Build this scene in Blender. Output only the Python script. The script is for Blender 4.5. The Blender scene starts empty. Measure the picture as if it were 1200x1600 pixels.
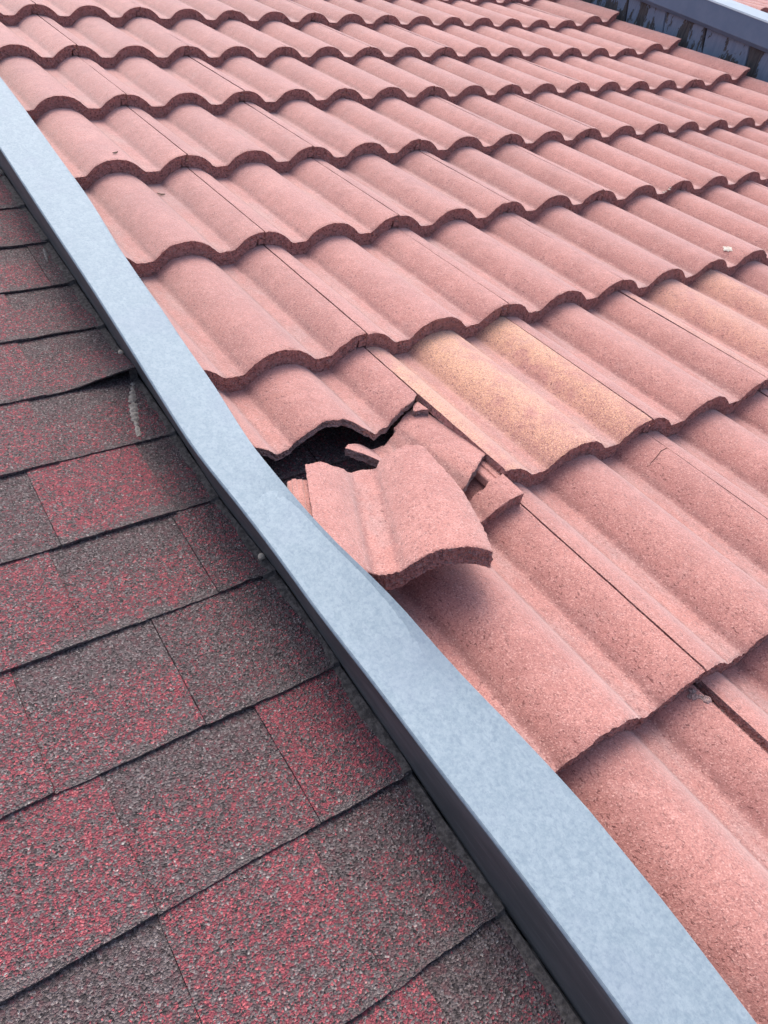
import bpy, bmesh, math, random
from mathutils import Vector, Matrix, noise

random.seed(7)
C = bpy.context.scene.collection
SC = bpy.context.scene
PITCH = math.radians(15.0)
RX = Matrix.Rotation(PITCH, 4, 'X')          # roof frame: x along the courses, y up the slope, z out of the roof
TL, TW = 0.35064, 0.30                       # tile exposure and cover width

# ------------------------------------------------------------------ camera
cam = bpy.data.cameras.new('camera')
cam_ob = bpy.data.objects.new('camera', cam)
C.objects.link(cam_ob)
cam.sensor_fit = 'VERTICAL'
cam.sensor_height = 24.0
cam.lens = 24.0 * 1199.35 / 1600.0
cam.clip_start, cam.clip_end = 0.01, 500.0
_r = ((0.825869, 0.540509, -0.160597), (-0.288682, 0.649966, 0.702998), (0.484359, -0.534223, 0.692822))
_ax = Vector((_r[0][0], -_r[0][1], -_r[0][2]))
_ay = Vector((-_r[1][0], _r[1][1], _r[1][2]))
_az = Vector((-_r[2][0], _r[2][1], _r[2][2]))
_m = Matrix((_ax, _ay, _az)).transposed().to_4x4()
_m.translation = Vector((-0.64604, -2.59916, 0.64454))
cam_ob.matrix_world = RX @ _m
SC.camera = cam_ob

# ------------------------------------------------------------------ world and sun (bright, thinly overcast)
SUN_EL, SUN_AZ = math.radians(62.0), math.radians(20.0)      # azimuth from +Y towards +X
world = bpy.data.worlds.new('World')
SC.world = world
world.use_nodes = True
wn, wl = world.node_tree.nodes, world.node_tree.links
wn.clear()
sky = wn.new('ShaderNodeTexSky')
sky.sky_type = 'NISHITA'
sky.sun_disc = False
sky.sun_elevation = SUN_EL
sky.sun_rotation = SUN_AZ
sky.air_density = 0.7
sky.dust_density = 6.0
sky.ozone_density = 1.0
bg = wn.new('ShaderNodeBackground')
bg.inputs['Strength'].default_value = 0.15
wo = wn.new('ShaderNodeOutputWorld')
wl.new(sky.outputs['Color'], bg.inputs['Color'])
wl.new(bg.outputs['Background'], wo.inputs['Surface'])
sun = bpy.data.lights.new('sun', 'SUN')
sun.energy = 0.75
sun.angle = math.radians(55.0)
sun.color = (1.0, 0.96, 0.91)
sun_ob = bpy.data.objects.new('sun', sun)
C.objects.link(sun_ob)
sdir = Vector((math.sin(SUN_AZ) * math.cos(SUN_EL), math.cos(SUN_AZ) * math.cos(SUN_EL), math.sin(SUN_EL)))
sun_ob.rotation_euler = sdir.to_track_quat('Z', 'Y').to_euler()
sun_ob.location = sdir * 20
SC.view_settings.view_transform = 'Standard'
SC.view_settings.look = 'None'
SC.view_settings.exposure = 0.96
SC.view_settings.gamma = 1.0
SC.view_settings.use_curve_mapping = False

# ------------------------------------------------------------------ material helpers
class NT:
    def __init__(self, name):
        self.m = bpy.data.materials.new(name)
        self.m.use_nodes = True
        self.t = self.m.node_tree
        self.t.nodes.clear()
        self.out = self.n('ShaderNodeOutputMaterial')
        self.b = self.n('ShaderNodeBsdfPrincipled')
        self.t.links.new(self.b.outputs[0], self.out.inputs[0])
    def n(self, kind, **kw):
        o = self.t.nodes.new(kind)
        for k, v in kw.items():
            setattr(o, k, v)
        return o
    def link(self, a, b):
        self.t.links.new(a, b)
    def put(self, sock, v):
        if isinstance(v, (int, float)):
            sock.default_value = v
        elif isinstance(v, tuple):
            sock.default_value = v if len(v) == len(sock.default_value) else v + (1.0,)
        else:
            self.link(v, sock)
    def math(self, op, a, b=0.0, c=0.0, clamp=False):
        o = self.n('ShaderNodeMath', operation=op, use_clamp=clamp)
        self.put(o.inputs[0], a); self.put(o.inputs[1], b); self.put(o.inputs[2], c)
        return o.outputs[0]
    def step(self, x, lo, hi, a=0.0, b=1.0):
        o = self.n('ShaderNodeMapRange', interpolation_type='SMOOTHSTEP')
        self.put(o.inputs[0], x)
        o.inputs[1].default_value, o.inputs[2].default_value = lo, hi
        o.inputs[3].default_value, o.inputs[4].default_value = a, b
        return o.outputs[0]
    def mix(self, f, a, b, mode='MIX'):
        o = self.n('ShaderNodeMix', data_type='RGBA', blend_type=mode)
        self.put(o.inputs[0], f); self.put(o.inputs[6], a); self.put(o.inputs[7], b)
        return o.outputs[2]
    def noise(self, vec, scale, detail=2.0, rough=0.5):
        o = self.n('ShaderNodeTexNoise')
        self.link(vec, o.inputs['Vector'])
        o.inputs['Scale'].default_value = scale
        o.inputs['Detail'].default_value = detail
        o.inputs['Roughness'].default_value = rough
        return o.outputs[0]
    def voronoi(self, vec, scale):
        o = self.n('ShaderNodeTexVoronoi')
        self.link(vec, o.inputs['Vector'])
        o.inputs['Scale'].default_value = scale
        return o
    def scaled(self, vec, s):
        o = self.n('ShaderNodeMapping')
        self.link(vec, o.inputs['Vector'])
        o.inputs['Scale'].default_value = s
        return o.outputs[0]
    def bump(self, h, strength, dist, prev=None):
        o = self.n('ShaderNodeBump')
        o.inputs['Strength'].default_value = strength
        o.inputs['Distance'].default_value = dist
        self.link(h, o.inputs['Height'])
        if prev is not None:
            self.link(prev, o.inputs['Normal'])
        return o.outputs[0]
    def finish(self, col, rough, normal=None, spec=None, metal=None):
        self.put(self.b.inputs['Base Color'], col)
        self.put(self.b.inputs['Roughness'], rough)
        if normal is not None: self.link(normal, self.b.inputs['Normal'])
        if spec is not None: self.put(self.b.inputs['Specular IOR Level'], spec)
        if metal is not None: self.put(self.b.inputs['Metallic'], metal)
        return self.m

def roofcoord(nt):
    """world position turned back into the roof's own frame"""
    g = nt.n('ShaderNodeNewGeometry')
    mp = nt.n('ShaderNodeMapping')
    mp.inputs['Rotation'].default_value = (-PITCH, 0, 0)
    nt.link(g.outputs['Position'], mp.inputs['Vector'])
    return mp.outputs[0]

def mat_tile():
    """pink sand-faced concrete; object colour r = tone, g = amount of yellow-orange staining"""
    t = NT('pink_concrete')
    pos = roofcoord(t)
    tc = t.n('ShaderNodeTexCoord')
    oi = t.n('ShaderNodeObjectInfo')
    sc = t.n('ShaderNodeSeparateColor'); t.link(oi.outputs['Color'], sc.inputs[0])
    sx = t.n('ShaderNodeSeparateXYZ'); t.link(tc.outputs['Object'], sx.inputs[0])
    # distance from the nearest roll crest, signed by flank
    ph = t.math('PINGPONG', sx.outputs[0], 0.075)                      # 0 on a crest, .075 in a valley
    md = t.math('FLOORED_MODULO', sx.outputs[0], 0.15)
    big = t.noise(pos, 7.0, 3.0, 0.6)
    mid = t.noise(pos, 38.0, 4.0, 0.65)
    fine = t.noise(pos, 520.0, 3.0, 0.7)
    grit = t.voronoi(pos, 700.0)
    col = t.mix(t.step(big, 0.3, 0.7), (0.500, 0.230, 0.196), (0.410, 0.186, 0.162))
    col = t.mix(t.step(mid, 0.42, 0.70, 0.0, 0.45), col, (0.62, 0.315, 0.275))
    # grey-mauve bloom where water and dirt run, broken up
    gr = t.math('MULTIPLY', t.step(ph, 0.045, 0.070), t.step(t.noise(t.scaled(pos, (1, 0.35, 1)), 26.0, 4.0, 0.7), 0.40, 0.68))
    col = t.mix(t.math('MULTIPLY', gr, 0.75), col, (0.41, 0.285, 0.270))
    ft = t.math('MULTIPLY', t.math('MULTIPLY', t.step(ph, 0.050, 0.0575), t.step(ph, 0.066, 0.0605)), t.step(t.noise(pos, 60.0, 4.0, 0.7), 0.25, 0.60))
    col = t.mix(t.math('MULTIPLY', ft, 0.75), col, (0.26, 0.125, 0.115))  # dirt line at the roll foot, darkened to paint in crease shading
    # yellow-orange staining on the rolls
    st = t.math('MULTIPLY', t.step(ph, 0.080, 0.038), t.step(t.math('ADD', t.math('MULTIPLY', mid, 0.45), t.math('MULTIPLY', big, 0.55)), 0.36, 0.54))
    st = t.math('MULTIPLY', st, t.step(t.math('ADD', fine, t.math('MULTIPLY', sx.outputs[1], 0.5)), 0.42, 0.66, 0.20, 0.95))
    st = t.math('MULTIPLY', t.math('MULTIPLY', st, sc.outputs[1]), t.step(sx.outputs[0], 0.0, 0.001))
    col = t.mix(st, col, (0.71, 0.415, 0.255))
    # water-run streaks down the slope and grey weathered blotches
    rs = t.noise(t.scaled(pos, (1, 0.10, 1)), 42.0, 4.0, 0.65)
    col = t.mix(t.step(rs, 0.54, 0.76, 0.0, 0.38), col, (0.36, 0.185, 0.165))
    wb = t.noise(pos, 17.0, 6.0, 0.72)
    col = t.mix(t.step(wb, 0.56, 0.74, 0.0, 0.40), col, (0.47, 0.315, 0.290))
    # sand speckle: dark pits, most of them at the foot of each roll, and pale grains
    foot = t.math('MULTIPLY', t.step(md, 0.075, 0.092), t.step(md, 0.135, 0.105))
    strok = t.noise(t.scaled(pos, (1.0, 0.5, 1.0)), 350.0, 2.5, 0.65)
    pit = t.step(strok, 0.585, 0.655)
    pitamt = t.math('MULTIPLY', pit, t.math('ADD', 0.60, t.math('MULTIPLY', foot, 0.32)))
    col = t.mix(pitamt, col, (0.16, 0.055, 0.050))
    gsep = t.n('ShaderNodeSeparateColor'); t.link(grit.outputs['Color'], gsep.inputs[0])
    col = t.mix(t.step(gsep.outputs[0], 0.62, 0.95, 0.0, 0.62), col, (0.25, 0.100, 0.090))
    col = t.mix(t.step(gsep.outputs[1], 0.78, 0.98, 0.0, 0.50), col, (0.72, 0.44, 0.39))
    col = t.mix(t.step(fine, 0.35, 0.62, 0.42, 0.0), col, (0.27, 0.10, 0.09))
    hs = t.n('ShaderNodeHueSaturation')
    t.link(col, hs.inputs['Color']); t.put(hs.inputs['Value'], t.math('ADD', 0.5, t.math('MULTIPLY', sc.outputs[0], 0.5)))
    h = t.math('ADD', t.math('MULTIPLY', fine, 0.7), t.math('MULTIPLY', grit.outputs['Distance'], 0.35))
    h = t.math('SUBTRACT', h, t.math('MULTIPLY', pit, 0.5))
    nrm = t.bump(mid, 0.35, 0.004)
    nrm = t.bump(h, 0.55, 0.0016, nrm)
    t.b.inputs['Sheen Weight'].default_value = 0.50
    t.b.inputs['Sheen Roughness'].default_value = 0.5
    return t.finish(hs.outputs[0], 0.88, nrm, 0.35)

def mat_raw(name, c1, c2, c3):
    t = NT(name)
    pos = roofcoord(t)
    a = t.noise(pos, 160.0, 4.0, 0.7)
    v = t.voronoi(pos, 330.0)
    s = t.n('ShaderNodeSeparateColor'); t.link(v.outputs['Color'], s.inputs[0])
    col = t.mix(t.step(a, 0.32, 0.68), c1, c2)
    col = t.mix(t.step(s.outputs[0], 0.70, 1.0, 0.0, 0.6), col, c3)
    col = t.mix(t.step(s.outputs[1], 0.93, 0.97, 0.0, 0.5), col, (0.45, 0.36, 0.33))
    nrm = t.bump(a, 0.9, 0.006)
    nrm = t.bump(v.outputs['Distance'], 0.9, 0.003, nrm)
    return t.finish(col, 0.92, nrm, 0.25)

def mat_shingle():
    """mineral-granule asphalt; object colour r = share of red granules, g = dark head band, b = overall tone"""
    t = NT('granule_asphalt')
    pos = roofcoord(t)
    tc = t.n('ShaderNodeTexCoord')
    oi = t.n('ShaderNodeObjectInfo')
    sc = t.n('ShaderNodeSeparateColor'); t.link(oi.outputs['Color'], sc.inputs[0])
    sx = t.n('ShaderNodeSeparateXYZ'); t.link(tc.outputs['Object'], sx.inputs[0])
    warp = t.n('ShaderNodeTexNoise'); t.link(pos, warp.inputs['Vector'])
    warp.inputs['Scale'].default_value = 240.0
    wv = t.n('ShaderNodeVectorMath', operation='MULTIPLY_ADD')
    t.link(warp.outputs['Color'], wv.inputs[0]); wv.inputs[1].default_value = (0.003, 0.003, 0.003); t.link(pos, wv.inputs[2])
    v = t.voronoi(wv.outputs[0], 520.0)
    s = t.n('ShaderNodeSeparateColor'); t.link(v.outputs['Color'], s.inputs[0])
    v2 = t.voronoi(wv.outputs[0], 260.0)
    s2 = t.n('ShaderNodeSeparateColor'); t.link(v2.outputs['Color'], s2.inputs[0])
    low = t.noise(pos, 24.0, 4.0, 0.65)
    low2 = t.noise(pos, 70.0, 3.0, 0.6)
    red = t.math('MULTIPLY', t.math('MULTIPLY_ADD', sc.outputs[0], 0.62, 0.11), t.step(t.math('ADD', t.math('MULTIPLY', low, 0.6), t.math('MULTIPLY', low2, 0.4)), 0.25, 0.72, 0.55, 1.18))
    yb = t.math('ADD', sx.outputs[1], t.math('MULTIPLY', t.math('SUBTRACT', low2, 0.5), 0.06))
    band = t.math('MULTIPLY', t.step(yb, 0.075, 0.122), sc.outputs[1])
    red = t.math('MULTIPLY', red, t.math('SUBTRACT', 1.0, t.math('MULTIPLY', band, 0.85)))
    worn = t.step(t.math('ADD', sx.outputs[1], t.math('MULTIPLY', t.math('SUBTRACT', low, 0.5), 0.05)), 0.015, -0.004)
    red = t.math('MULTIPLY', red, t.math('SUBTRACT', 1.0, t.math('MULTIPLY', worn, 0.75)))
    rnd = t.math('ADD', t.math('MULTIPLY', s.outputs[0], 0.62), t.math('MULTIPLY', s2.outputs[0], 0.38))
    isred = t.step(t.math('SUBTRACT', rnd, red), 0.05, -0.06)
    dark = t.mix(s.outputs[1], (0.030, 0.025, 0.027), (0.155, 0.128, 0.132))
    dark = t.mix(t.step(s2.outputs[1], 0.50, 1.0, 0.0, 0.8), dark, (0.130, 0.066, 0.074))
    dark = t.mix(t.step(s.outputs[2], 0.80, 0.92), dark, (0.21, 0.182, 0.184))
    redc = t.mix(s.outputs[1], (0.320, 0.072, 0.092), (0.150, 0.046, 0.058))
    redc = t.mix(t.step(s.outputs[2], 0.68, 0.95), redc, (0.43, 0.110, 0.125))
    col = t.mix(isred, dark, redc)
    col = t.mix(t.math('MULTIPLY', worn, 0.35), col, (0.17, 0.152, 0.148))
    col = t.mix(t.step(s.outputs[2], 0.991, 0.996, 0.0, 0.7), col, (0.38, 0.36, 0.35))
    hs = t.n('ShaderNodeHueSaturation')
    t.link(col, hs.inputs['Color']); t.put(hs.inputs['Value'], t.math('ADD', 0.5, t.math('MULTIPLY', sc.outputs[2], 0.5)))
    nrm = t.bump(low2, 0.4, 0.003)
    nrm = t.bump(t.math('ADD', v.outputs['Distance'], t.math('MULTIPLY', s.outputs[1], 0.35)), 0.9, 0.0022, nrm)
    return t.finish(hs.outputs[0], 0.82, nrm, 0.35)

def mat_zinc():
    t = NT('galvanised_steel')
    pos = roofcoord(t)
    v = t.voronoi(t.scaled(pos, (1, 0.6, 1)), 150.0)
    s = t.n('ShaderNodeSeparateColor'); t.link(v.outputs['Color'], s.inputs[0])
    a = t.noise(pos, 230.0, 5.0, 0.8)
    b = t.noise(pos, 9.0, 3.0, 0.6)
    c = t.noise(t.scaled(pos, (1, 0.65, 1)), 300.0, 3.0, 0.7)
    col = t.mix(t.step(a, 0.28, 0.72), (0.195, 0.268, 0.328), (0.285, 0.362, 0.418))  # blue of the reflected sky put into the base colour
    col = t.mix(t.step(s.outputs[0], 0.3, 1.0, 0.0, 0.20), col, (0.37, 0.45, 0.51))
    col = t.mix(t.step(c, 0.50, 0.70, 0.0, 0.60), col, (0.165, 0.225, 0.290))
    col = t.mix(t.step(b, 0.50, 0.75, 0.0, 0.30), col, (0.225, 0.275, 0.355))
    rg = t.math('ADD', 0.62, t.math('MULTIPLY', a, 0.16))
    nrm = t.bump(a, 0.06, 0.002)
    return t.finish(col, rg, nrm, 0.35, 0.15)

def mat_apron():
    t = NT('shade_grey_metal')
    pos = roofcoord(t)
    a = t.noise(t.scaled(pos, (1, 0.25, 1)), 30.0, 5.0, 0.7)
    b = t.noise(t.scaled(pos, (2, 0.08, 2)), 120.0, 2.0, 0.5)
    col = t.mix(t.step(a, 0.35, 0.7), (0.105, 0.116, 0.122), (0.175, 0.188, 0.195))  # side face's shade put into the colour, darker than the cap's metal
    col = t.mix(t.step(b, 0.62, 0.72, 0.0, 0.5), col, (0.27, 0.285, 0.295))
    return t.finish(col, 0.5, t.bump(a, 0.15, 0.003), 0.5, 0.3)

def mat_plain(name, c1, c2, scale, rough=0.85, bump=0.5, dist=0.002):
    t = NT(name)
    pos = roofcoord(t)
    a = t.noise(pos, scale, 4.0, 0.65)
    col = t.mix(t.step(a, 0.35, 0.66), c1, c2)
    return t.finish(col, rough, t.bump(a, bump, dist), 0.3)

def mat_peel():
    t = NT('peeling_blue_grey_paint')
    pos = roofcoord(t)
    oi = t.n('ShaderNodeObjectInfo')
    sc = t.n('ShaderNodeSeparateColor'); t.link(oi.outputs['Color'], sc.inputs[0])
    sh = t.n('ShaderNodeVectorMath', operation='ADD'); t.link(pos, sh.inputs[0]); t.link(oi.outputs['Location'], sh.inputs[1])
    a = t.noise(t.scaled(sh.outputs[0], (1, 1, 0.38)), 15.0, 6.0, 0.70)
    b = t.noise(t.scaled(sh.outputs[0], (1, 1, 0.15)), 130.0, 3.0, 0.6)
    peel = t.step(t.math('ADD', t.math('ADD', a, t.math('MULTIPLY', t.math('SUBTRACT', b, 0.5), 0.22)), t.math('MULTIPLY', sc.outputs[0], 0.16)), 0.595, 0.615)
    wood = t.mix(t.step(b, 0.3, 0.7), (0.040, 0.044, 0.050), (0.095, 0.095, 0.095))
    pnt = t.mix(t.step(b, 0.3, 0.7), (0.150, 0.210, 0.300), (0.200, 0.265, 0.355))
    col = t.mix(peel, pnt, wood)
    nrm = t.bump(t.math('SUBTRACT', t.math('MULTIPLY', b, 0.3), peel), 0.6, 0.002)
    return t.finish(col, 0.7, nrm, 0.3)

def mat_coat(name, c1, c2):
    t = NT(name)
    pos = roofcoord(t)
    a = t.noise(pos, 14.0, 4.0, 0.6)
    b = t.noise(pos, 180.0, 2.0, 0.6)
    col = t.mix(t.step(a, 0.3, 0.7), c1, c2)
    col = t.mix(t.step(b, 0.6, 0.75, 0.0, 0.25), col, c1)
    return t.finish(col, 0.5, t.bump(a, 0.08, 0.003), 0.5)

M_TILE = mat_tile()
M_LIP = mat_raw('rough_tile_nose', (0.44, 0.225, 0.210), (0.58, 0.31, 0.285), (0.150, 0.072, 0.068))
M_BREAK = mat_raw('broken_concrete', (0.40, 0.275, 0.262), (0.52, 0.35, 0.325), (0.18, 0.125, 0.12))
M_SHING = mat_shingle()
M_ZINC = mat_zinc()
M_APRON = mat_apron()
M_SEAL = mat_plain('black_sealant', (0.018, 0.018, 0.018), (0.045, 0.043, 0.042), 120.0, 0.6, 0.6, 0.004)
M_WORN = mat_plain('worn_grey_mastic', (0.065, 0.058, 0.054), (0.145, 0.130, 0.120), 170.0, 0.9, 0.8, 0.003)
M_CHALK = mat_plain('chalky_sealant', (0.19, 0.175, 0.160), (0.36, 0.335, 0.305), 210.0, 0.9, 0.8, 0.002)
M_FELT = mat_plain('black_felt', (0.018, 0.016, 0.016), (0.040, 0.034, 0.034), 90.0, 0.9, 0.6, 0.003)
M_PEBBLE = mat_plain('pale_pebble', (0.50, 0.43, 0.33), (0.62, 0.55, 0.45), 300.0, 0.7, 0.3, 0.001)
M_WHITE = mat_plain('bird_lime', (0.46, 0.42, 0.36), (0.66, 0.62, 0.55), 260.0, 0.8, 0.5, 0.001)
M_TWIG = mat_plain('dead_leaf', (0.05, 0.035, 0.025), (0.11, 0.08, 0.06), 300.0, 0.8, 0.5, 0.001)
M_PEEL = mat_peel()
M_FASCIA = mat_coat('blue_grey_painted_metal', (0.090, 0.155, 0.245), (0.115, 0.182, 0.275))
M_CAP = mat_coat('pale_painted_metal', (0.26, 0.34, 0.42), (0.31, 0.39, 0.47))
M_MORTAR = mat_plain('pale_mortar', (0.40, 0.35, 0.30), (0.58, 0.52, 0.46), 300.0, 0.9, 0.6, 0.002)
M_CRACK = mat_plain('crack_dark', (0.05, 0.022, 0.02), (0.08, 0.035, 0.03), 300.0, 0.9, 0.3, 0.001)

# ------------------------------------------------------------------ object helpers
def mesh_ob(name, verts, faces, mats, parent=None, midx=None, smooth=None, loc=(0, 0, 0)):
    me = bpy.data.meshes.new(name)
    me.from_pydata([tuple(v) for v in verts], [], faces)
    for m in (mats if isinstance(mats, (list, tuple)) else [mats]):
        me.materials.append(m)
    if midx: me.polygons.foreach_set('material_index', midx)
    if smooth is True: smooth = [True] * len(faces)
    if smooth: me.polygons.foreach_set('use_smooth', smooth)
    me.update()
    o = bpy.data.objects.new(name, me)
    C.objects.link(o)
    if parent: o.parent = parent
    o.location = loc
    return o

def root(name, label, cat, loc=(0, 0, 0), kind=None, group=None):
    o = bpy.data.objects.new(name, None)
    C.objects.link(o)
    o.empty_display_size = 0.1
    o.matrix_world = RX @ Matrix.Translation(Vector(loc))
    tag(o, label, cat, kind, group)
    return o

def tag(o, label, cat, kind=None, group=None):
    o['label'] = label; o['category'] = cat
    if kind: o['kind'] = kind
    if group: o['group'] = group

def nz(x, y, z=0.0):
    return noise.noise(Vector((x, y, z)))

def interp(x, xs, ys):
    if x <= xs[0]: return ys[0]
    for i in range(1, len(xs)):
        if x <= xs[i]:
            f = (x - xs[i - 1]) / (xs[i] - xs[i - 1])
            return ys[i - 1] + f * (ys[i] - ys[i - 1])
    return ys[-1]

def smooth_interp(x, xs, ys, r):
    return sum(interp(x + d * r, xs, ys) * w for d, w in ((-1, 1), (-.6, 2), (-.3, 3), (0, 3), (.3, 3), (.6, 2), (1, 1))) / 15.0

def polyline(pts, n):
    """n+1 points evenly spaced along a polyline"""
    d = [0.0]
    for a, b in zip(pts, pts[1:]):
        d.append(d[-1] + math.hypot(b[0] - a[0], b[1] - a[1]))
    return [(interp(d[-1] * i / n, d, [p[0] for p in pts]), interp(d[-1] * i / n, d, [p[1] for p in pts])) for i in range(n + 1)]

_CU = [0, .010, .020, .028, .036, .045, .052, .0575, .061, .075]
_CW = [0, .0006, .0023, .0048, .0089, .0150, .0212, .0266, .0285, .0290]
def prof(u):
    """depth of the double-roll section below its crests"""
    def p(a):
        a = abs(a) % 0.15
        if a > 0.075: a = 0.15 - a
        return interp(a, _CU, _CW)
    return (p(u) * 2 + p(u - .0012) + p(u + .0012)) / 4.0

def tile_top(u, y, joint=True):
    """height of a tile's upper face; y = distance up-slope from its own nose"""
    z = -prof(u) - 0.027 * y / TL
    if joint:
        if u < 0.045: z -= 0.0010 * (1 - max(u, 0) / 0.045)
    return z

def slab_mesh(name, top, bot, ns, nt, thick, nose=False, rough=(0.0012, 0.0012, 0.0012, 0.0012), sides=(1, 1, 1, 1),
              seed=0.0, under=0.0, uhead=0.395, ridges=False, joint=True, rows=4, nosejag=0.0012, topfn=None):
    """a piece of tile between the curves `top` (head edge) and `bot` (nose edge), both polylines of (u, y).
    sides = material index for (head, right, nose, left); thick(u, y) gives the depth; under = width of the side underlap."""
    A, B = polyline(top, ns), polyline(bot, ns)
    ts = [(i / (nt - 2)) * 0.97 for i in range(nt - 1)] + [0.985, 0.994, 1.0]
    nt = len(ts) - 1
    V, F, MI, SM = [], [], [], []
    def uv(i, j):
        a, b, t = A[i], B[i], ts[j]
        return a[0] + (b[0] - a[0]) * t, a[1] + (b[1] - a[1]) * t
    tf = topfn or (lambda u, y: tile_top(u, y, joint))
    P = {}
    for i in range(ns + 1):
        for j in range(nt + 1):
            u, y = uv(i, j)
            dy = du = 0.0
            if j == nt: dy = rough[2] * nz(u * 260, seed * 3.1, 5.0) + rough[2] * 0.9 * nz(u * 70, seed, 9.0) + 0.0022 * max(0.0, nz(u * 34, seed * 1.7, 4.0) - 0.30) / 0.5
            if j == 0: dy = rough[0] * nz(u * 230, seed, 2.0) * 1.4 + rough[0] * 1.2 * nz(u * 60, seed, 3.0)
            if i == ns: du = rough[1] * nz(y * 230, seed, 7.0)
            if i == 0: du = rough[3] * nz(y * 230, seed, 8.0)
            z = tf(u, y) + 0.0005 * nz(u * 40, y * 40, seed) + 0.00035 * nz(u * 130, y * 130, seed)
            if j == nt: z -= 0.0010 + 0.0009 * nz(u * 190, seed, 1.0)
            elif j == nt - 1: z -= 0.0004
            P[i, j] = (u + du, y + dy, z)
    def vid(p):
        V.append(p); return len(V) - 1
    T = {k: vid(p) for k, p in P.items()}
    Bt = {}
    _th = thick
    thick = lambda u, y: _th(u, y) + (0.0011 * nz(u * 120, y * 120, seed + 4) + 0.0008 * nz(u * 310, y * 310, seed + 6)) * (rough[2] > .0010)
    for k, p in P.items():
        Bt[k] = vid((p[0], p[1], p[2] - thick(p[0], p[1])))
    for i in range(ns):
        for j in range(nt):
            F.append((T[i, j], T[i, j + 1], T[i + 1, j + 1], T[i + 1, j])); MI.append(0); SM.append(True)
            F.append((Bt[i, j], Bt[i + 1, j], Bt[i + 1, j + 1], Bt[i, j + 1])); MI.append(1); SM.append(True)
    def wall(keys, mi, amp, outn):
        prev = None
        for k in keys:
            p = P[k]; th = thick(p[0], p[1])
            col = []
            for r in range(rows + 1):
                f = r / rows
                d = 0.0
                if 0 < r < rows:
                    d = amp * (0.8 * nz(p[0] * 170 + seed, p[1] * 170, f * 5) + 0.7 * nz(p[0] * 420, p[1] * 420 + seed, f * 11)) - amp * 0.3
                col.append(vid((p[0] + outn[0] * d, p[1] + outn[1] * d, p[2] - th * f)))
            if prev:
                for r in range(rows):
                    F.append((prev[r], prev[r + 1], col[r + 1], col[r])); MI.append(mi); SM.append(False)
            prev = col
    wall([(i, nt) for i in range(ns + 1)], sides[2], max(rough[2], 0.0008) * 1.7, (0, -1))
    wall([(ns, j) for j in range(nt, -1, -1)], sides[1], rough[1] * 1.5, (1, 0))
    wall([(i, 0) for i in range(ns, -1, -1)], sides[0], rough[0] * 1.5, (0, 1))
    wall([(0, j) for j in range(nt + 1)], sides[3], rough[3], (-1, 0))
    if under:
        # interlocking side rail that tucks below the neighbour's edge
        y0, y1 = min(A[0][1], uhead), B[0][1] + 0.0015
        sec = [(0.0, 0.0125), (-0.15, 0.0125), (-0.2, 0.0105), (-0.42, 0.0105), (-0.47, 0.0125), (-0.62, 0.0125), (-0.66, 0.0100), (-0.94, 0.0100), (-1.0, 0.0115), (-1.0, 0.0225), (0.0, 0.0235)] if ridges else \
              [(0.0, 0.0122), (-1.0, 0.0122), (-1.0, 0.0240), (0.0, 0.0240)]
        n = 14
        prev = None
        for k in range(n + 1):
            y = y0 + (y1 - y0) * k / n
            col = [vid((A[0][0] + a * under, y, tf(A[0][0] + a * under * 0.5, y) - b)) for a, b in sec]
            if prev:
                for q in range(len(sec)):
                    q2 = (q + 1) % len(sec)
                    F.append((prev[q], col[q], col[q2], prev[q2])); MI.append(0 if ridges else 1); SM.append(False)
            else:
                F.append(tuple(col)); MI.append(1); SM.append(False)
            prev = col
        F.append(tuple(reversed(prev))); MI.append(1); SM.append(False)
    me = bpy.data.meshes.new(name)
    me.from_pydata(V, [], F)
    for m in (M_TILE, M_LIP, M_BREAK): me.materials.append(m)
    me.polygons.foreach_set('material_index', MI)
    me.polygons.foreach_set('use_smooth', SM)
    me.update()
    return me

UND = 0.013
def body_thick(u, y):
    th = 0.013
    if y < 0.034: th = 0.013 + (0.0262 - 0.013) * min(1.0, (0.034 - y) / 0.012)
    if u > TW - UND - 0.001: th = 0.0105
    return th
def piece_thick(u, y):
    return 0.013 + (0.0262 - 0.013) * min(1.0, max(0.0, (0.034 - y) / 0.012))

def whole_tile_mesh(seed, ns=84, nt=16, u1=TW - .0016, und=UND, head=0.395, ridges=False, uhead=0.395):
    return slab_mesh('roof_tile', [(.0020, head), (u1, head)], [(.0020, 0), (u1, 0)], ns, nt, body_thick, seed=seed, under=und,
                     rough=(.001, .0005, .0014, .0004), sides=(1, 1, 1, 1), ridges=ridges, uhead=uhead)

def put_tile(me, j, k, parent, tone=1.0, stain=0.0, jit=1.0, name='roof_tile', u0=0.0, v0=0.0):
    o = bpy.data.objects.new(name, me)
    C.objects.link(o)
    o.parent = parent
    r = random.Random(j * 131 + k * 17 + 5)
    o.location = (u0 + j * TW + r.uniform(-.0006, .0006) * jit, v0 - k * TL + r.uniform(-.0025, .0025) * jit, r.uniform(-.0006, .0010) * jit)
    o.rotation_euler = (r.uniform(-.002, .002) * jit, r.uniform(-.003, .003) * jit, r.uniform(-.003, .003) * jit)
    o.color = (tone, stain, r.random(), 1.0)
    return o

# ------------------------------------------------------------------ the deck below both roofs
deck = mesh_ob('roof_deck', [(-1.6, -3.6, -.112), (6.2, -3.6, -.112), (6.2, 2.6, -.112), (-1.6, 2.6, -.112),
                             (-1.6, -3.6, -.135), (6.2, -3.6, -.135), (6.2, 2.6, -.135), (-1.6, 2.6, -.135)],
               [(0, 1, 2, 3), (7, 6, 5, 4), (0, 4, 5, 1), (1, 5, 6, 2), (2, 6, 7, 3), (3, 7, 4, 0)], M_FELT)
deck.matrix_world = RX
deck['kind'] = 'structure'

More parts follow.
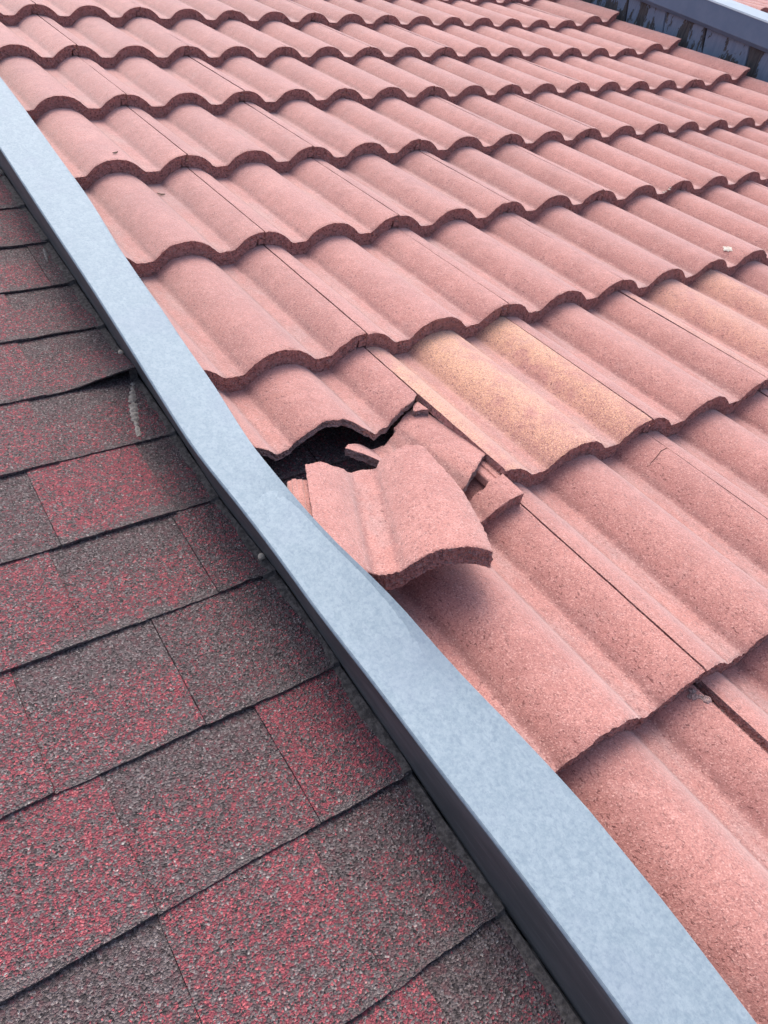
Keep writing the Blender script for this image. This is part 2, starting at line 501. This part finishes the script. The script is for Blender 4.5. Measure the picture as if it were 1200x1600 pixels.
def chips(parent, spots, mat, seed, r=.0045):
    bm = bmesh.new()
    for q, (u, y) in enumerate(spots):
        rr = r * (.7 + .5 * ((q * 37 + seed) % 1.0 + (q % 3) * .3))
        g = bmesh.ops.create_icosphere(bm, subdivisions=2, radius=rr)['verts']
        for v in g:
            v.co *= 1 + .45 * noise.noise(v.co * (1.6 / rr) + Vector((seed, q, 0)))
            v.co = Vector((v.co.x + u, v.co.y * .8 + y, v.co.z * .35 + tile_top(u, max(y, 0)) + .0002))
    me = bpy.data.meshes.new('chip'); bm.to_mesh(me); bm.free(); me.materials.append(mat)
    o = bpy.data.objects.new('chip', me); C.objects.link(o); o.parent = parent
    return o

# ------------------------------------------------------------------ pink concrete tile roof
roof = root('tile_roofing', 'pink concrete double-roll tile roof with a broken hole beside the metal flashing', 'tile roof', kind='thing')
variants = [whole_tile_mesh(s * 3.7 + 1.1) for s in range(5)]
BREAK = [(-.298, .186), (-.278, .189), (-.262, .187), (-.245, .188), (-.230, .191), (-.220, .194), (-.211, .198), (-.203, .199), (-.195, .197), (-.186, .196), (-.175, .197), (-.163, .198), (-.154, .197),
         (-.144, .192), (-.136, .193), (-.130, .187), (-.124, .183), (-.113, .167), (-.104, .168), (-.093, .171), (-.080, .178), (-.070, .182), (-.062, .183), (-.054, .186), (-.035, .188), (-.025, .190), (-.015, .192), (-.008, .198), (-.002, .203)]
K0, K1 = -5, 9
for k in range(K0, K1 + 1):
    for j in range(-1, 8):
        rr = random.Random(k * 91 + j * 7)
        tone = rr.uniform(0.88, 1.08)
        if (j, k) == (-1, 6):
            me = slab_mesh('roof_tile', [(.0012, .395), (TW - .0012, .395)], [(u + TW, y) for u, y in BREAK], 110, 14,
                           lambda u, y: 0.0115, seed=41.0, under=UND, rough=(.001, .0005, .0016, .0004), sides=(1, 1, 2, 1), rows=4)
            o = put_tile(me, j, k, roof, 1.0, 0.0, 0.0)
            o['label'] = 'upper half of a tile snapped off along a jagged edge'
            continue
        if (j, k) == (0, 6):
            me = whole_tile_mesh(77.0, 100, 20, und=.026, ridges=True, uhead=.062)
            o = put_tile(me, j, k, roof, 1.02, 1.0, 0.0)
            o['label'] = 'tile stained yellow-orange on its rolls'
            continue
        if k == 8 and j in (-1, 0):
            me = whole_tile_mesh(55.0 + j, 100, 20, u1=TW - (.0016 if j == 0 else .004), und=(.013 if j == -1 else .024))
            o = put_tile(me, j, k, roof, 1.0, 0.0, 0.0)
            if j == 0: o.location.x += 0.0085
            else: chips(o, ((.291, .336), (.286, .340), (.294, .330), (.282, .343), (.289, .346)), M_BREAK, 8.0, .006)
            continue
        if k >= 4 and j <= 1:
            me = whole_tile_mesh(100 + k * 5.3 + j * 2.1, 120, 20)
        else:
            me = variants[rr.randrange(5)]
        stain = 0.0
        if (j, k) == (2, 6): stain = 0.50
        if (j, k) == (1, 6): stain = 0.06
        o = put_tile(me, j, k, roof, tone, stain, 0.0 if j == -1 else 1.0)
        if stain > 0.3: o['label'] = 'tile with a faint yellow stain on its rolls'
        if j == 7:                                   # the last column is lifted towards the wall
            o.rotation_euler.y = -math.radians(6.6)
        if (j, k) == (3, 4): chips(o, ((.243, .002), (.2375, .004), (.249, -.0015), (.253, .001)), M_MORTAR, 3.0)
        if (j, k) == (0, 7):
            pts = [(0.2965, .306), (.2853, .3063), (.2754, .3029), (.2674, .3005), (.2599, .2994), (.2535, .2949)]
            vs, fs = [], []
            for q, (u, y) in enumerate(pts):
                w = (.0007, .0007, .0006, .0005, .0004, .0001)[q]
                for s, dz in ((-1, .0006), (1, .0006)):
                    vs.append((u + .3 * w * s, y + w * s, tile_top(u, y) + dz))
                if q: fs.append((2 * q - 2, 2 * q - 1, 2 * q + 1, 2 * q))
            mesh_ob('crack', vs, fs, M_CRACK, o)  # thin dark ribbon just above the tile face marks the crack

# ------------------------------------------------------------------ broken-off pieces
def rodrigues(r):
    v = Vector(r)
    return Matrix.Rotation(v.length, 3, v.normalized())
def posed(name, me, Ruvw, shift, piv, label, off=(0, 0, 0), tone=1.0):
    """tile-frame mesh (origin at crest of the piece's own nose, u offset by a tile) moved by a rigid motion given in (u, down-slope, depth)"""
    D = Matrix(((1, 0, 0), (0, -1, 0), (0, 0, -1)))
    Rm = (D @ Ruvw @ D).to_4x4()
    p = D @ Vector(piv); s = D @ Vector(shift)
    M = Matrix.Translation(p + s) @ Rm @ Matrix.Translation(-p)
    base = Matrix.Translation(Vector((-TW, -6 * TL, 0)) + Vector(off))
    o = bpy.data.objects.new(name, me)
    C.objects.link(o)
    o.matrix_world = RX @ M @ base
    o.color = (tone, 0.0, 0.3, 1.0)
    tag(o, label, 'tile fragment', group='pieces of the broken tile')
    return o

_t = lambda L_: [(u + TW, y) for u, y in L_]
f1_top = _t([(-.2985, .187), (-.288, .191), (-.279, .194), (-.263, .191), (-.252, .195), (-.244, .197), (-.232, .201), (-.224, .203), (-.214, .201), (-.207, .199), (-.201, .206), (-.195, .210), (-.186, .207), (-.178, .208), (-.165, .211), (-.152, .208), (-.144, .203)])
f1_bot = _t([(-.2700, .000), (-.239, 0), (-.107, .000)])
def f1_mesh():
    # left edge: follows the tile's own side for 12 cm, then snapped towards the nose; right edge: bowed outwards
    ns, nt = 110, 40
    A = polyline(f1_top, ns)
    rt = [(.203, -.144), (.169, -.134), (.135, -.122), (.103, -.113), (.06, -.108), (.032, -.106), (0, -.107)]
    lf = [(.19, -.2985), (.075, -.2985), (.05, -.289), (.02, -.272), (0, -.262)]
    ry = [-a for a, b in rt]; ru = [b + TW for a, b in rt]
    ly = [-a for a, b in lf]; lu = [b + TW for a, b in lf]
    me = slab_mesh('tile_fragment', f1_top, f1_bot, ns, nt, piece_thick, seed=23.0, rough=(.0016, .0022, .0016, .001), sides=(2, 2, 1, 2), joint=False)
    a0, a1, b0, b1 = f1_top[0][0], f1_top[-1][0], f1_bot[0][0], f1_bot[-1][0]
    T0, T1 = f1_top[0][1], f1_top[-1][1]
    for v in me.vertices:
        x, y, z = v.co
        yy = max(0.0, y)
        tl, tr = 1 - min(1, yy / T0), 1 - min(1, yy / T1)
        xl, xr = a0 + (b0 - a0) * tl, a1 + (b1 - a1) * tr
        s = (x - xl) / (xr - xl)
        nl, nr = interp(-yy, ly, lu), interp(-yy, ry, ru)
        nx = nl + (nr - nl) * s
        v.co.x = nx
        v.co.z = z - tile_top(x, y, False) + tile_top(nx, y, False)
    # side rail on the left edge
    bm = bmesh.new(); bm.from_mesh(me)
    sec = [(0.001, .0125), (-.005, .0125), (-.0058, .0105), (-.0125, .0105), (-.0132, .0085), (-.0185, .0085), (-.0192, .0108), (-.0235, .0108), (-.025, .013), (-.025, .022), (.001, .0235)]
    prev = None
    for q in range(9):
        y = .171 - .10 * q / 8
        col = [bm.verts.new((.0015 + a, y + .0012 * nz(a * 300, 3.0), -prof(a * .4) - .027 * y / TL - b)) for a, b in sec]
        if prev:
            for e in range(len(sec)):
                f = bm.faces.new((prev[e], col[e], col[(e + 1) % len(sec)], prev[(e + 1) % len(sec)])); f.material_index = 0
        else:
            f = bm.faces.new(col); f.material_index = 2
        prev = col
    bm.faces.new(list(reversed(prev)))
    bm.to_mesh(me); bm.free(); me.update()
    return me
L6 = 6 * TL
R_F1 = rodrigues((-.09956, .13396, .42007))
posed('tile_fragment', f1_mesh(), R_F1, (.01037, .10966, -.0388), (-.2, L6 - .1, .03),
      'largest broken pink tile piece, lying skewed against the metal flashing', tone=1.03)

f2_top = _t([(-.160, .154), (-.150, .161), (-.127, .164), (-.105, .166), (-.085, .166), (-.071, .171), (-.061, .172), (-.060, .179), (-.048, .181), (-.040, .186), (-.032, .190), (-.018, .194), (-.003, .189)])
f2_bot = _t([(-.155, .147), (-.135, .120), (-.118, .101), (-.100, .075), (-.078, .035), (-.066, .010), (-.058, .010), (-.044, .018), (-.034, .022), (-.021, .031), (-.012, .037), (-.003, .041)])
f2 = slab_mesh('tile_fragment', f2_top, f2_bot, 80, 24, lambda u, y: .0125, topfn=lambda u, y: tile_top(u + .017, y, False) - .012 * max(0.0, -(u - TW) - .09), seed=31.0, rough=(.0014, .0006, .0016, .0014), sides=(2, 1, 2, 2), joint=False)
posed('tile_fragment', f2, rodrigues((-.115, .030, 0)), (.006, -.001, .0020), (-.07, L6 - .02, .02), 'broken tile piece tucked along the orange-stained tile, with a tongue over the hole', tone=.97)

f3_top = _t([(-.070, .040), (-.062, .041), (-.052, .038), (-.045, .040), (-.037, .037), (-.030, .041), (-.022, .044), (-.012, .042), (-.0015, .046)])
f3_bot = _t([(-.078, 0), (-.05, 0), (-.0015, 0)])
f3 = slab_mesh('tile_fragment', f3_top, f3_bot, 40, 16, piece_thick, seed=37.0, rough=(.0016, .0008, .0014, .0016), sides=(2, 1, 1, 2), joint=False)
posed('tile_fragment', f3, rodrigues((0, 0, .03)), (-.001, .043, .0025), (-.03, L6 - .02, .02), 'small block-like broken tile piece below the orange-stained tile', tone=.95)

f4_top = _t([(-.022, .183), (-.016, .190), (-.008, .196), (-.003, .197)])
f4_bot = _t([(-.021, .178), (-.012, .175), (-.003, .169)])
f4 = slab_mesh('tile_fragment', f4_top, f4_bot, 16, 8, lambda u, y: .011, seed=43.0, rough=(.0014, .001, .0014, .0012), sides=(2, 2, 2, 2), joint=False)
posed('tile_fragment', f4, rodrigues((-.10, .05, 0)), (.0, .002, .0075), (-.02, L6 - .18, .02), 'tiny triangular tile chip wedged at the crack beside the orange-stained tile', tone=.97)

# ------------------------------------------------------------------ metal flashing between the roofs
fl = root('metal_flashing', 'pale galvanised metal flashing strip dividing the shingles from the pink tiles, with a kink', 'flashing', kind='thing')
TR = [(-1.2, -.232, .006), (.4, -.2430, .006), (.8, -.2471, .006), (1.0, -.2521, .006), (1.2, -.2560, .006), (1.3, -.2615, .006), (1.4, -.2690, .006), (1.5, -.2728, .006), (1.6, -.2750, .006), (1.7, -.2796, .006), (1.8, -.2823, .0068),
      (1.85, -.2860, .0082), (1.9, -.2905, .0101), (1.95, -.2942, .0135), (2.0, -.2950, .0180), (2.05, -.2957, .0234), (2.1, -.2954, .0289), (2.15, -.2915, .0320), (2.2, -.2830, .0320), (2.25, -.2735, .0277),
      (2.3, -.2663, .0190), (2.35, -.2577, .0133), (2.4, -.2482, .0090), (2.45, -.2412, .0069), (2.5, -.2360, .006), (2.6, -.2345, .006), (2.7, -.2380, .006), (3.5, -.245, .006)]
TLF = [(-1.2, -.342), (.9, -.343), (1.1, -.3460), (1.3, -.3486), (1.5, -.3503), (1.65, -.3534), (1.8, -.3573), (1.9, -.3595), (1.95, -.3578), (2.0, -.3535), (2.1, -.3480), (2.2, -.3462), (2.3, -.3400), (2.4, -.3360), (2.5, -.3300), (2.6, -.3263), (2.7, -.3249), (3.5, -.322)]
trv, tru, trz = zip(*TR); tlv, tlu = zip(*TLF)
def foot_u(v): return interp(v, (1.93, 2.09), (-.3215, -.3118))
vs, fs, ss = [], [], []
NL, NA = 170, 12
vv = [-1.2 + 4.7 * i / NL for i in range(NL + 1)]
cols = NA + 1
for v in vv:
    ul = smooth_interp(v, tlv, tlu, .05); ur = smooth_interp(v, trv, tru, .020); zr = smooth_interp(v, trv, trz, .06)
    zl = .006
    row = []
    for a in range(cols):
        f = a / NA
        row.append((ul + .003 + (ur - ul - .003) * f, -v, zl + (zr - zl) * f * f + .0008 * nz(v * 6, f * 3, 4.0) + .0010 * math.sin(f * math.pi)))
    row.insert(0, (ul, -v, zl - .0022)); row.insert(1, (ul + .0006, -v, zl - .0002)); row.insert(2, (ul + .0018, -v, zl + .0008))
    row.append((ur + .0008, -v, zr - .0010)); row.append((ur + .0002, -v, zr - .0028)); row.append((ur - .004, -v, zr - .0030))
    row.append((ul + .004, -v, zl - .0030))
    vs += row
n = len(vs) // (NL + 1)
for i in range(NL):
    for a in range(n):
        b = (a + 1) % n
        fs.append((i * n + a, (i + 1) * n + a, (i + 1) * n + b, i * n + b)); ss.append(True)
cap = mesh_ob('cap', vs, fs, M_ZINC, fl, None, ss)
mod = cap.modifiers.new('edges', 'EDGE_SPLIT'); mod.split_angle = math.radians(50)
# apron: the dark face dropping from the cap's left edge to the shingles
vs, fs = [], []
for i, v in enumerate(vv):
    ul = smooth_interp(v, tlv, tlu, .05)
    ub = foot_u(v) + .0010 * nz(v * 5, 7.0)
    n = 8
    for a in range(n + 1):
        f = a / n
        vs.append((ul + .0016 + (ub - ul - .0016) * f + .0007 * nz(v * 16, f * 2.0, 2.0), -v, .003 + (-.094 - .003) * f))
    if i:
        for a in range(n):
            p, q = (i - 1) * (n + 1) + a, i * (n + 1) + a
            fs.append((p, p + 1, q + 1, q))
ap = mesh_ob('apron', vs, fs, M_APRON, fl, None, True)
sol = ap.modifiers.new('thickness', 'SOLIDIFY'); sol.thickness = .0012; sol.offset = -1

# ------------------------------------------------------------------ asphalt shingle roof
sh = root('shingle_roofing', 'weathered red and charcoal asphalt shingle roof left of the metal flashing', 'shingle roof', kind='thing')
LIPV = {0: 1.021, 1: 1.171, 2: 1.325, 3: 1.471, 4: 1.621, 5: 1.768, 6: 1.916, 7: 2.064, 8: 2.218, 9: 2.365, 10: 2.519}
def lipv(s):
    if s in LIPV: return LIPV[s]
    return LIPV[0] + .1497 * s if s < 0 else LIPV[10] + .1497 * (s - 10)
RIGHT = -.3225
# per course, from the flashing leftwards: (left joint, share of red, dark head band, tone, raised)
TABS = {
    0: [(-.44, .50, 0, .95, 1), (-.60, .40, 1, .95, 0)],
    1: [(-.47, .45, 0, .9, 1), (-.62, .55, 1, 1, 0)],
    2: [(-.364, .16, 0, .85, 1), (-.52, .52, 1, 1, 0), (-.66, .6, 0, 1, 1)],
    3: [(-.442, .42, 1, .92, 0), (-.60, .56, 0, 1, 1)],
    4: [(-.461, .46, 1, .95, 0), (-.64, .55, 0, 1, 1)],
    5: [(-.487, .44, 1, .95, 0), (-.66, .52, 0, 1, 1)],
    6: [(-.384, .36, 1, .85, 0), (-.530, .72, 0, 1.05, 1), (-.70, .22, 1, .9, 0)],
    7: [(-.392, .44, 0, .85, 1), (-.546, .52, 1, .95, 0), (-.71, .60, 0, 1, 1)],
    8: [(-.476, .26, 0, .85, 1), (-.628, .56, 1, 1, 0), (-.79, .55, 0, 1.05, 1)],
    9: [(-.423, .70, 0, .95, 1), (-.586, .50, 1, .95, 0), (-.75, .66, 0, 1.05, 1)],
    10: [(-.441, .42, .6, .90, 0), (-.587, .62, 0, 1.05, 1), (-.76, .48, 1, 1, 0)],
    11: [(-.413, .34, 1, .88, 0), (-.57, .62, 0, 1.05, 1), (-.74, .5, 1, 1, 0)],
}
def sh_top(y, raised=0):
    return -.0915 + .0016 * raised - .0048 * y / .1497
def shingle(s, u0, u1, red, band, tone, raised, lift=0.0, dark_side=False):
    seed = s * 3.3 + u0 * 17
    ns = max(6, int((u1 - u0) / .006)); nt = 22
    D = .285
    th = .0026 + .0014 * raised
    V, F = [], []
    for i in range(ns + 1):
        for j in range(nt + 1):
            u = u0 + (u1 - u0) * i / ns
            t = (j / nt) ** 1.25
            y = D * t
            uu, y2 = u, y
            if j == 0: y2 += .0011 * nz(u * 60, seed) + .0010 * nz(u * 210, seed) + .0022 * nz(u * 9, seed)
            if i == 0: uu += .0007 * nz(y * 160, seed, 3.0)
            if i == ns: uu += .0007 * nz(y * 160, seed, 5.0) if u1 < -.34 else .0022 * nz(y * 60, seed, 5.0)
            z = sh_top(y, raised) + .0007 * nz(u * 22, y * 22, seed) + .0003 * nz(u * 120, y * 120, seed)
            z += .0012 * max(0, 1 - y / .05) * nz(u * 11, seed, 8.0)
            if j == 0: z -= .0009
            if lift:
                g = max(0, 1 - (u1 - u) / .115) * max(0, 1 - y / .085)
                z += lift * g * g * (3 - 2 * g)
            V.append((uu - u0, y2, z))
    nv = len(V)
    V += [(x, y, z - th) for x, y, z in V]
    w = nt + 1
    for i in range(ns):
        for j in range(nt):
            a = i * w + j
            F.append((a, a + w, a + w + 1, a + 1))
            if j < 6: F.append((nv + a, nv + a + 1, nv + a + w + 1, nv + a + w))
    per = [i * w for i in range(ns, -1, -1)]
    k0 = len(F)
    for a, b in zip(per, per[1:]): F.append((a, b, nv + b, nv + a))
    for line in ([0 * w + j for j in range(nt + 1)], [ns * w + j for j in range(nt, -1, -1)]):
        for a, b in zip(line, line[1:]): F.append((a, b, nv + b, nv + a))
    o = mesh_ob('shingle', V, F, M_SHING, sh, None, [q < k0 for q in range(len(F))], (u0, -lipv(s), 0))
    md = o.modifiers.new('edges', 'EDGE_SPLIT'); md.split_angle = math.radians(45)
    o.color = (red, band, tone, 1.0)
    return o
for s in range(-7, 17):
    rr = random.Random(s * 5 + 3)
    right = foot_u(lipv(s) - .05) - .0060
    tabs = list(TABS.get(s, []))
    left = tabs[-1][0] if tabs else RIGHT
    ra = 1 - tabs[-1][4] if tabs else rr.randrange(2)
    while left > -1.3:
        left -= rr.uniform(.13, .18) if tabs else rr.uniform(.08, .17)
        tabs.append((left, rr.uniform(.5, .68) if ra else rr.uniform(.3, .55), 0 if ra else 1, rr.uniform(.92, 1.05), ra))
        ra = 1 - ra
    for q, (l, red, band, tone, ra) in enumerate(tabs):
        o = shingle(s, l + .00025, right - (.00025 if q else 0), red, band, tone, ra, .017 if (s == 4 and q == 0) else 0.0)
        if s == 4 and q == 0: o['label'] = 'shingle with its corner curled up at the flashing'
        right = l
    # the old courses run on below the tiles beside the hole
    if 5 <= s <= 9:
        for a, b, red in ((-.300, -.165, .16), (-.163, .02, .22), (.022, .16, .2)):
            o = shingle(s, a, b, red, 0, 1.5, 0)  # tone raised in place of the sky light that misses the hole

def surf(u, v):
    """top of the shingles near the flashing"""
    best = -1.0
    for s in range(-8, 18):
        y = lipv(s) - v
        if 0 <= y < .16:
            ra = TABS.get(s, [(0, 0, 0, 0, 0)])[0][4]
            best = max(best, sh_top(y, ra))
    return best
# worn grey mastic margin over the shingle ends and the black sealant bead
vs, fs = [], []
NS = 900
for i in range(NS + 1):
    v = .2 + 3.1 * i / NS
    wd = .013 + .008 * nz(v * 9, 1.0) + .006 * nz(v * 31, 2.0) + .004 * nz(v * 110, 4.0)
    lift4 = .017 * max(0, 1 - (1.621 - v) / .085) ** 2 if v < 1.621 and v > 1.54 else 0
    for a in range(4):
        f = a / 3
        u = foot_u(v) - .0030 - max(.004, wd) * f
        z = surf(u, v) + (.0022 * (1 - f) + .0012 * nz(v * 70, f * 5, 3.0) * (1 - f * .4) - .0010 * f * f) + lift4 * .9
        vs.append((u, -v, z))
    if i:
        for a in range(3):
            p = (i - 1) * 4 + a
            fs.append((p, p + 1, p + 5, p + 4))
mast = mesh_ob('mastic_margin', vs, fs, M_WORN, fl)
vs, fs = [], []
NS, NR = 700, 6
for i in range(NS + 1):
    v = .2 + 3.1 * i / NS
    r = .0024 + .0012 * nz(v * 40, 6.0) + .0012 * nz(v * 120, 8.0)
    cx = foot_u(v) - .0020 + .0014 * nz(v * 25, 3.0); cz = surf(-.33, v) - .0004
    for a in range(NR):
        an = 2 * math.pi * a / NR
        vs.append((cx + r * math.cos(an), -v, cz + r * math.sin(an)))
    if i:
        for a in range(NR):
            p, q = (i - 1) * NR, i * NR
            fs.append((p + a, p + (a + 1) % NR, q + (a + 1) % NR, q + a))
mesh_ob('sealant_bead', vs, fs, M_SEAL, fl, None, True)

def smear(name, pts, width, label, seed):
    vs, fs = [], []
    n = 60
    P = polyline(pts, n)
    for i, (u, v) in enumerate(P):
        f = i / n
        w = width * (.55 + .45 * math.sin(math.pi * min(1, f * 1.15 + .05))) * (1 + .8 * nz(f * 14, seed) + .12 * math.sin(f * 75 + 3 * nz(f * 20, seed)))
        for a in range(5):
            g = (a - 2) / 2
            z = surf(u, v) + .0013 * (1 - g * g) * (1 + .8 * math.sin(f * 75 + 2 * nz(f * 9, seed))) - .0005 * abs(g) + .0002
            vs.append((u + g * w, -v, z))
        if i:
            for a in range(4):
                p = (i - 1) * 5 + a
                fs.append((p, p + 1, p + 6, p + 5))
    o = mesh_ob(name, vs, fs, M_CHALK, None, None, True)
    o.matrix_world = RX
    tag(o, label, 'sealant smear')
smear('sealant_smear', [(-.336, 1.630), (-.350, 1.667), (-.363, 1.711), (-.374, 1.758)], .0066, 'long ribbed chalky sealant streak on the shingle below the curled one', 3.0)
smear('sealant_smear', [(-.3385, 1.190), (-.342, 1.215), (-.347, 1.243)], .0035, 'short pale sealant scuff on a dark shingle near the flashing', 9.0)

def pebble(u, v, z, r, label, seed):
    bm = bmesh.new()
    bmesh.ops.create_icosphere(bm, subdivisions=3, radius=r)
    for q in bm.verts:
        q.co *= 1 + .22 * noise.noise(q.co * (1.2 / r) + Vector((seed, 0, 0)))
        q.co.z *= .8
    me = bpy.data.meshes.new('pebble'); bm.to_mesh(me); bm.free()
    me.materials.append(M_PEBBLE)
    for p in me.polygons: p.use_smooth = True
    o = bpy.data.objects.new('pebble', me); C.objects.link(o)
    o.matrix_world = RX @ Matrix.Translation(Vector((u, -v, z)))
    tag(o, label, 'pebble', group='pebbles caught at the flashing')
pebble(-.3345, 1.580, -.0725, .0042, 'small tan pebble at the flashing above the curled shingle corner', 2.0)
pebble(-.3240, 2.040, -.0835, .0046, 'cream pebble at the flashing, the nearer and larger of the two', 5.0)

# ------------------------------------------------------------------ parapet wall on the right
UW = 2.447
pw = root('parapet_wall', 'parapet wall of peeling blue-grey boards under a painted metal coping', 'parapet wall', (UW, 0, 0), kind='thing')
def box(name, x0, x1, y0, y1, z0, z1, mat, parent, bev=.002, shear=0.0):
    bm = bmesh.new()
    bmesh.ops.create_cube(bm, size=1)
    for q in bm.verts:
        q.co = Vector(((x0 + x1) / 2 + q.co.x * (x1 - x0), (y0 + y1) / 2 + q.co.y * (y1 - y0), (z0 + z1) / 2 + q.co.z * (z1 - z0)))
        q.co.y += shear * q.co.z
    if bev: bmesh.ops.bevel(bm, geom=list(bm.edges), offset=bev, segments=2, affect='EDGES')
    me = bpy.data.meshes.new(name); bm.to_mesh(me); bm.free()
    me.materials.append(mat)
    o = bpy.data.objects.new(name, me); C.objects.link(o); o.parent = parent
    return o
SHR = math.tan(PITCH)
box('core', .014, .105, -3.4, 2.3, -.11, .108, M_FELT, pw, 0)
for q in range(-10, 16):
    yy = -(.002 + q * .2165)                        # joints of the cladding boards, plumb
    rr = random.Random(q + 50)
    o = box('board', rr.uniform(-.001, .001), .0125, -.1065, .1065, -.105, .1045 + rr.uniform(-.001, 0), M_PEEL, pw, .0022, SHR)
    o.location = (0, yy - .108 + .0, 0)
    o.rotation_euler = (0, rr.uniform(-.012, .012), 0)
    o.color = ({-2: .95, -1: 1.0, 0: .62, 1: .50, 2: .42, 3: .6}.get(q, rr.uniform(.35, .9)), rr.random(), 0, 1)
def strip(name, sec, mat, thick):
    vs, fs = [], []
    n = 60
    for i in range(n + 1):
        y = -3.4 + 5.7 * i / n
        for x, z in sec: vs.append((x + .0008 * nz(y * 3, z * 9), y, z + .0008 * nz(y * 2.5, x * 9, 3.0)))
    k = len(sec)
    for i in range(n):
        for a in range(k - 1):
            fs.append((i * k + a, i * k + a + 1, (i + 1) * k + a + 1, (i + 1) * k + a))
    o = mesh_ob(name, vs, fs, mat, pw)
    md = o.modifiers.new('thickness', 'SOLIDIFY'); md.thickness = thick; md.offset = 0
strip('fascia', [(-.012, .091), (-.024, .1045), (-.024, .1085), (-.0235, .178)], M_FASCIA, .0016)
strip('coping_top', [(-.0255, .1765), (-.0225, .1815), (.05, .1835), (.125, .1815), (.128, .1765), (.127, .10)], M_CAP, .0016)

# ------------------------------------------------------------------ the tile roof beyond the parapet
far = root('tile_roofing', 'second pink tile roof glimpsed beyond the grey-blue parapet coping', 'tile roof', (2.66, 0, 0), kind='thing')
far_me = variants[1]
for k in range(-6, 4):
    for j in range(0, 9):
        put_tile(variants[(j * 3 + k) % 5], j, k, far, random.uniform(.95, 1.05), 0, 1.0, v0=.02)

# ------------------------------------------------------------------ small litter on the tiles
def blob(name, u, v, z, pts, h, mat, label, cat, tilt=(0, 0)):
    """a low splash: an irregular outline with a raised, lumpy middle"""
    vs, fs = [(0, 0, h)], []
    n = len(pts)
    for r, hh in ((.5, h * .9), (1.0, -.0002)):
        for x, y in pts: vs.append((x * r, y * r, hh + tilt[0] * x * r + tilt[1] * y * r))
    for a in range(n):
        b = (a + 1) % n
        fs.append((0, 1 + a, 1 + b)); fs.append((1 + a, 1 + n + a, 1 + n + b, 1 + b))
    o = mesh_ob(name, vs, fs, mat, None, None, True)
    o.matrix_world = RX @ Matrix.Translation(Vector((u, -v, z)))
    tag(o, label, cat)
rr = random.Random(4)
def star(r, n=22, k=.45): return [(r * math.cos(2 * math.pi * a / n) * (1 + rr.uniform(-k, k)), r * 1.2 * math.sin(2 * math.pi * a / n) * (1 + rr.uniform(-k, k))) for a in range(n)]
def tz(u, v):
    k = math.ceil(v / TL - 1e-6)
    return tile_top(u % TW, k * TL - v)
blob('bird_dropping', 1.011, 1.705, tz(1.011, 1.705) + .0008, star(.0078, 26, .6), .0010, M_WHITE, 'white bird dropping splashed on a pink tile', 'bird dropping', (.46, -.077))
def leaf(u, v, ln, wd, ang, label):
    vs, fs = [], []
    n = 8
    for i in range(n + 1):
        f = i / n
        w = wd * math.sin(math.pi * (f * .9 + .05))
        for s in (-1, 0, 1):
            x, y = ln * (f - .5), s * w
            vs.append((x * math.cos(ang) - y * math.sin(ang), x * math.sin(ang) + y * math.cos(ang), .0012 + .002 * abs(f - .5) + (.0010 if s == 0 else 0)))
        if i:
            for a in (0, 1): fs.append(((i - 1) * 3 + a, (i - 1) * 3 + a + 1, i * 3 + a + 1, i * 3 + a))
    o = mesh_ob('leaf_scrap', vs, fs, M_TWIG)
    o.modifiers.new('thickness', 'SOLIDIFY').thickness = .0007
    o.matrix_world = RX @ Matrix.Translation(Vector((u, -v, tz(u, v) + .0006)))
    tag(o, label, 'leaf scrap')
leaf(-.138, 1.019, .012, .003, .3, 'dark leaf scrap on the tile roll just above the nose, near the flashing')
leaf(-.083, 1.115, .015, .0028, -.5, 'dark dry leaf scrap lying in a tile valley')
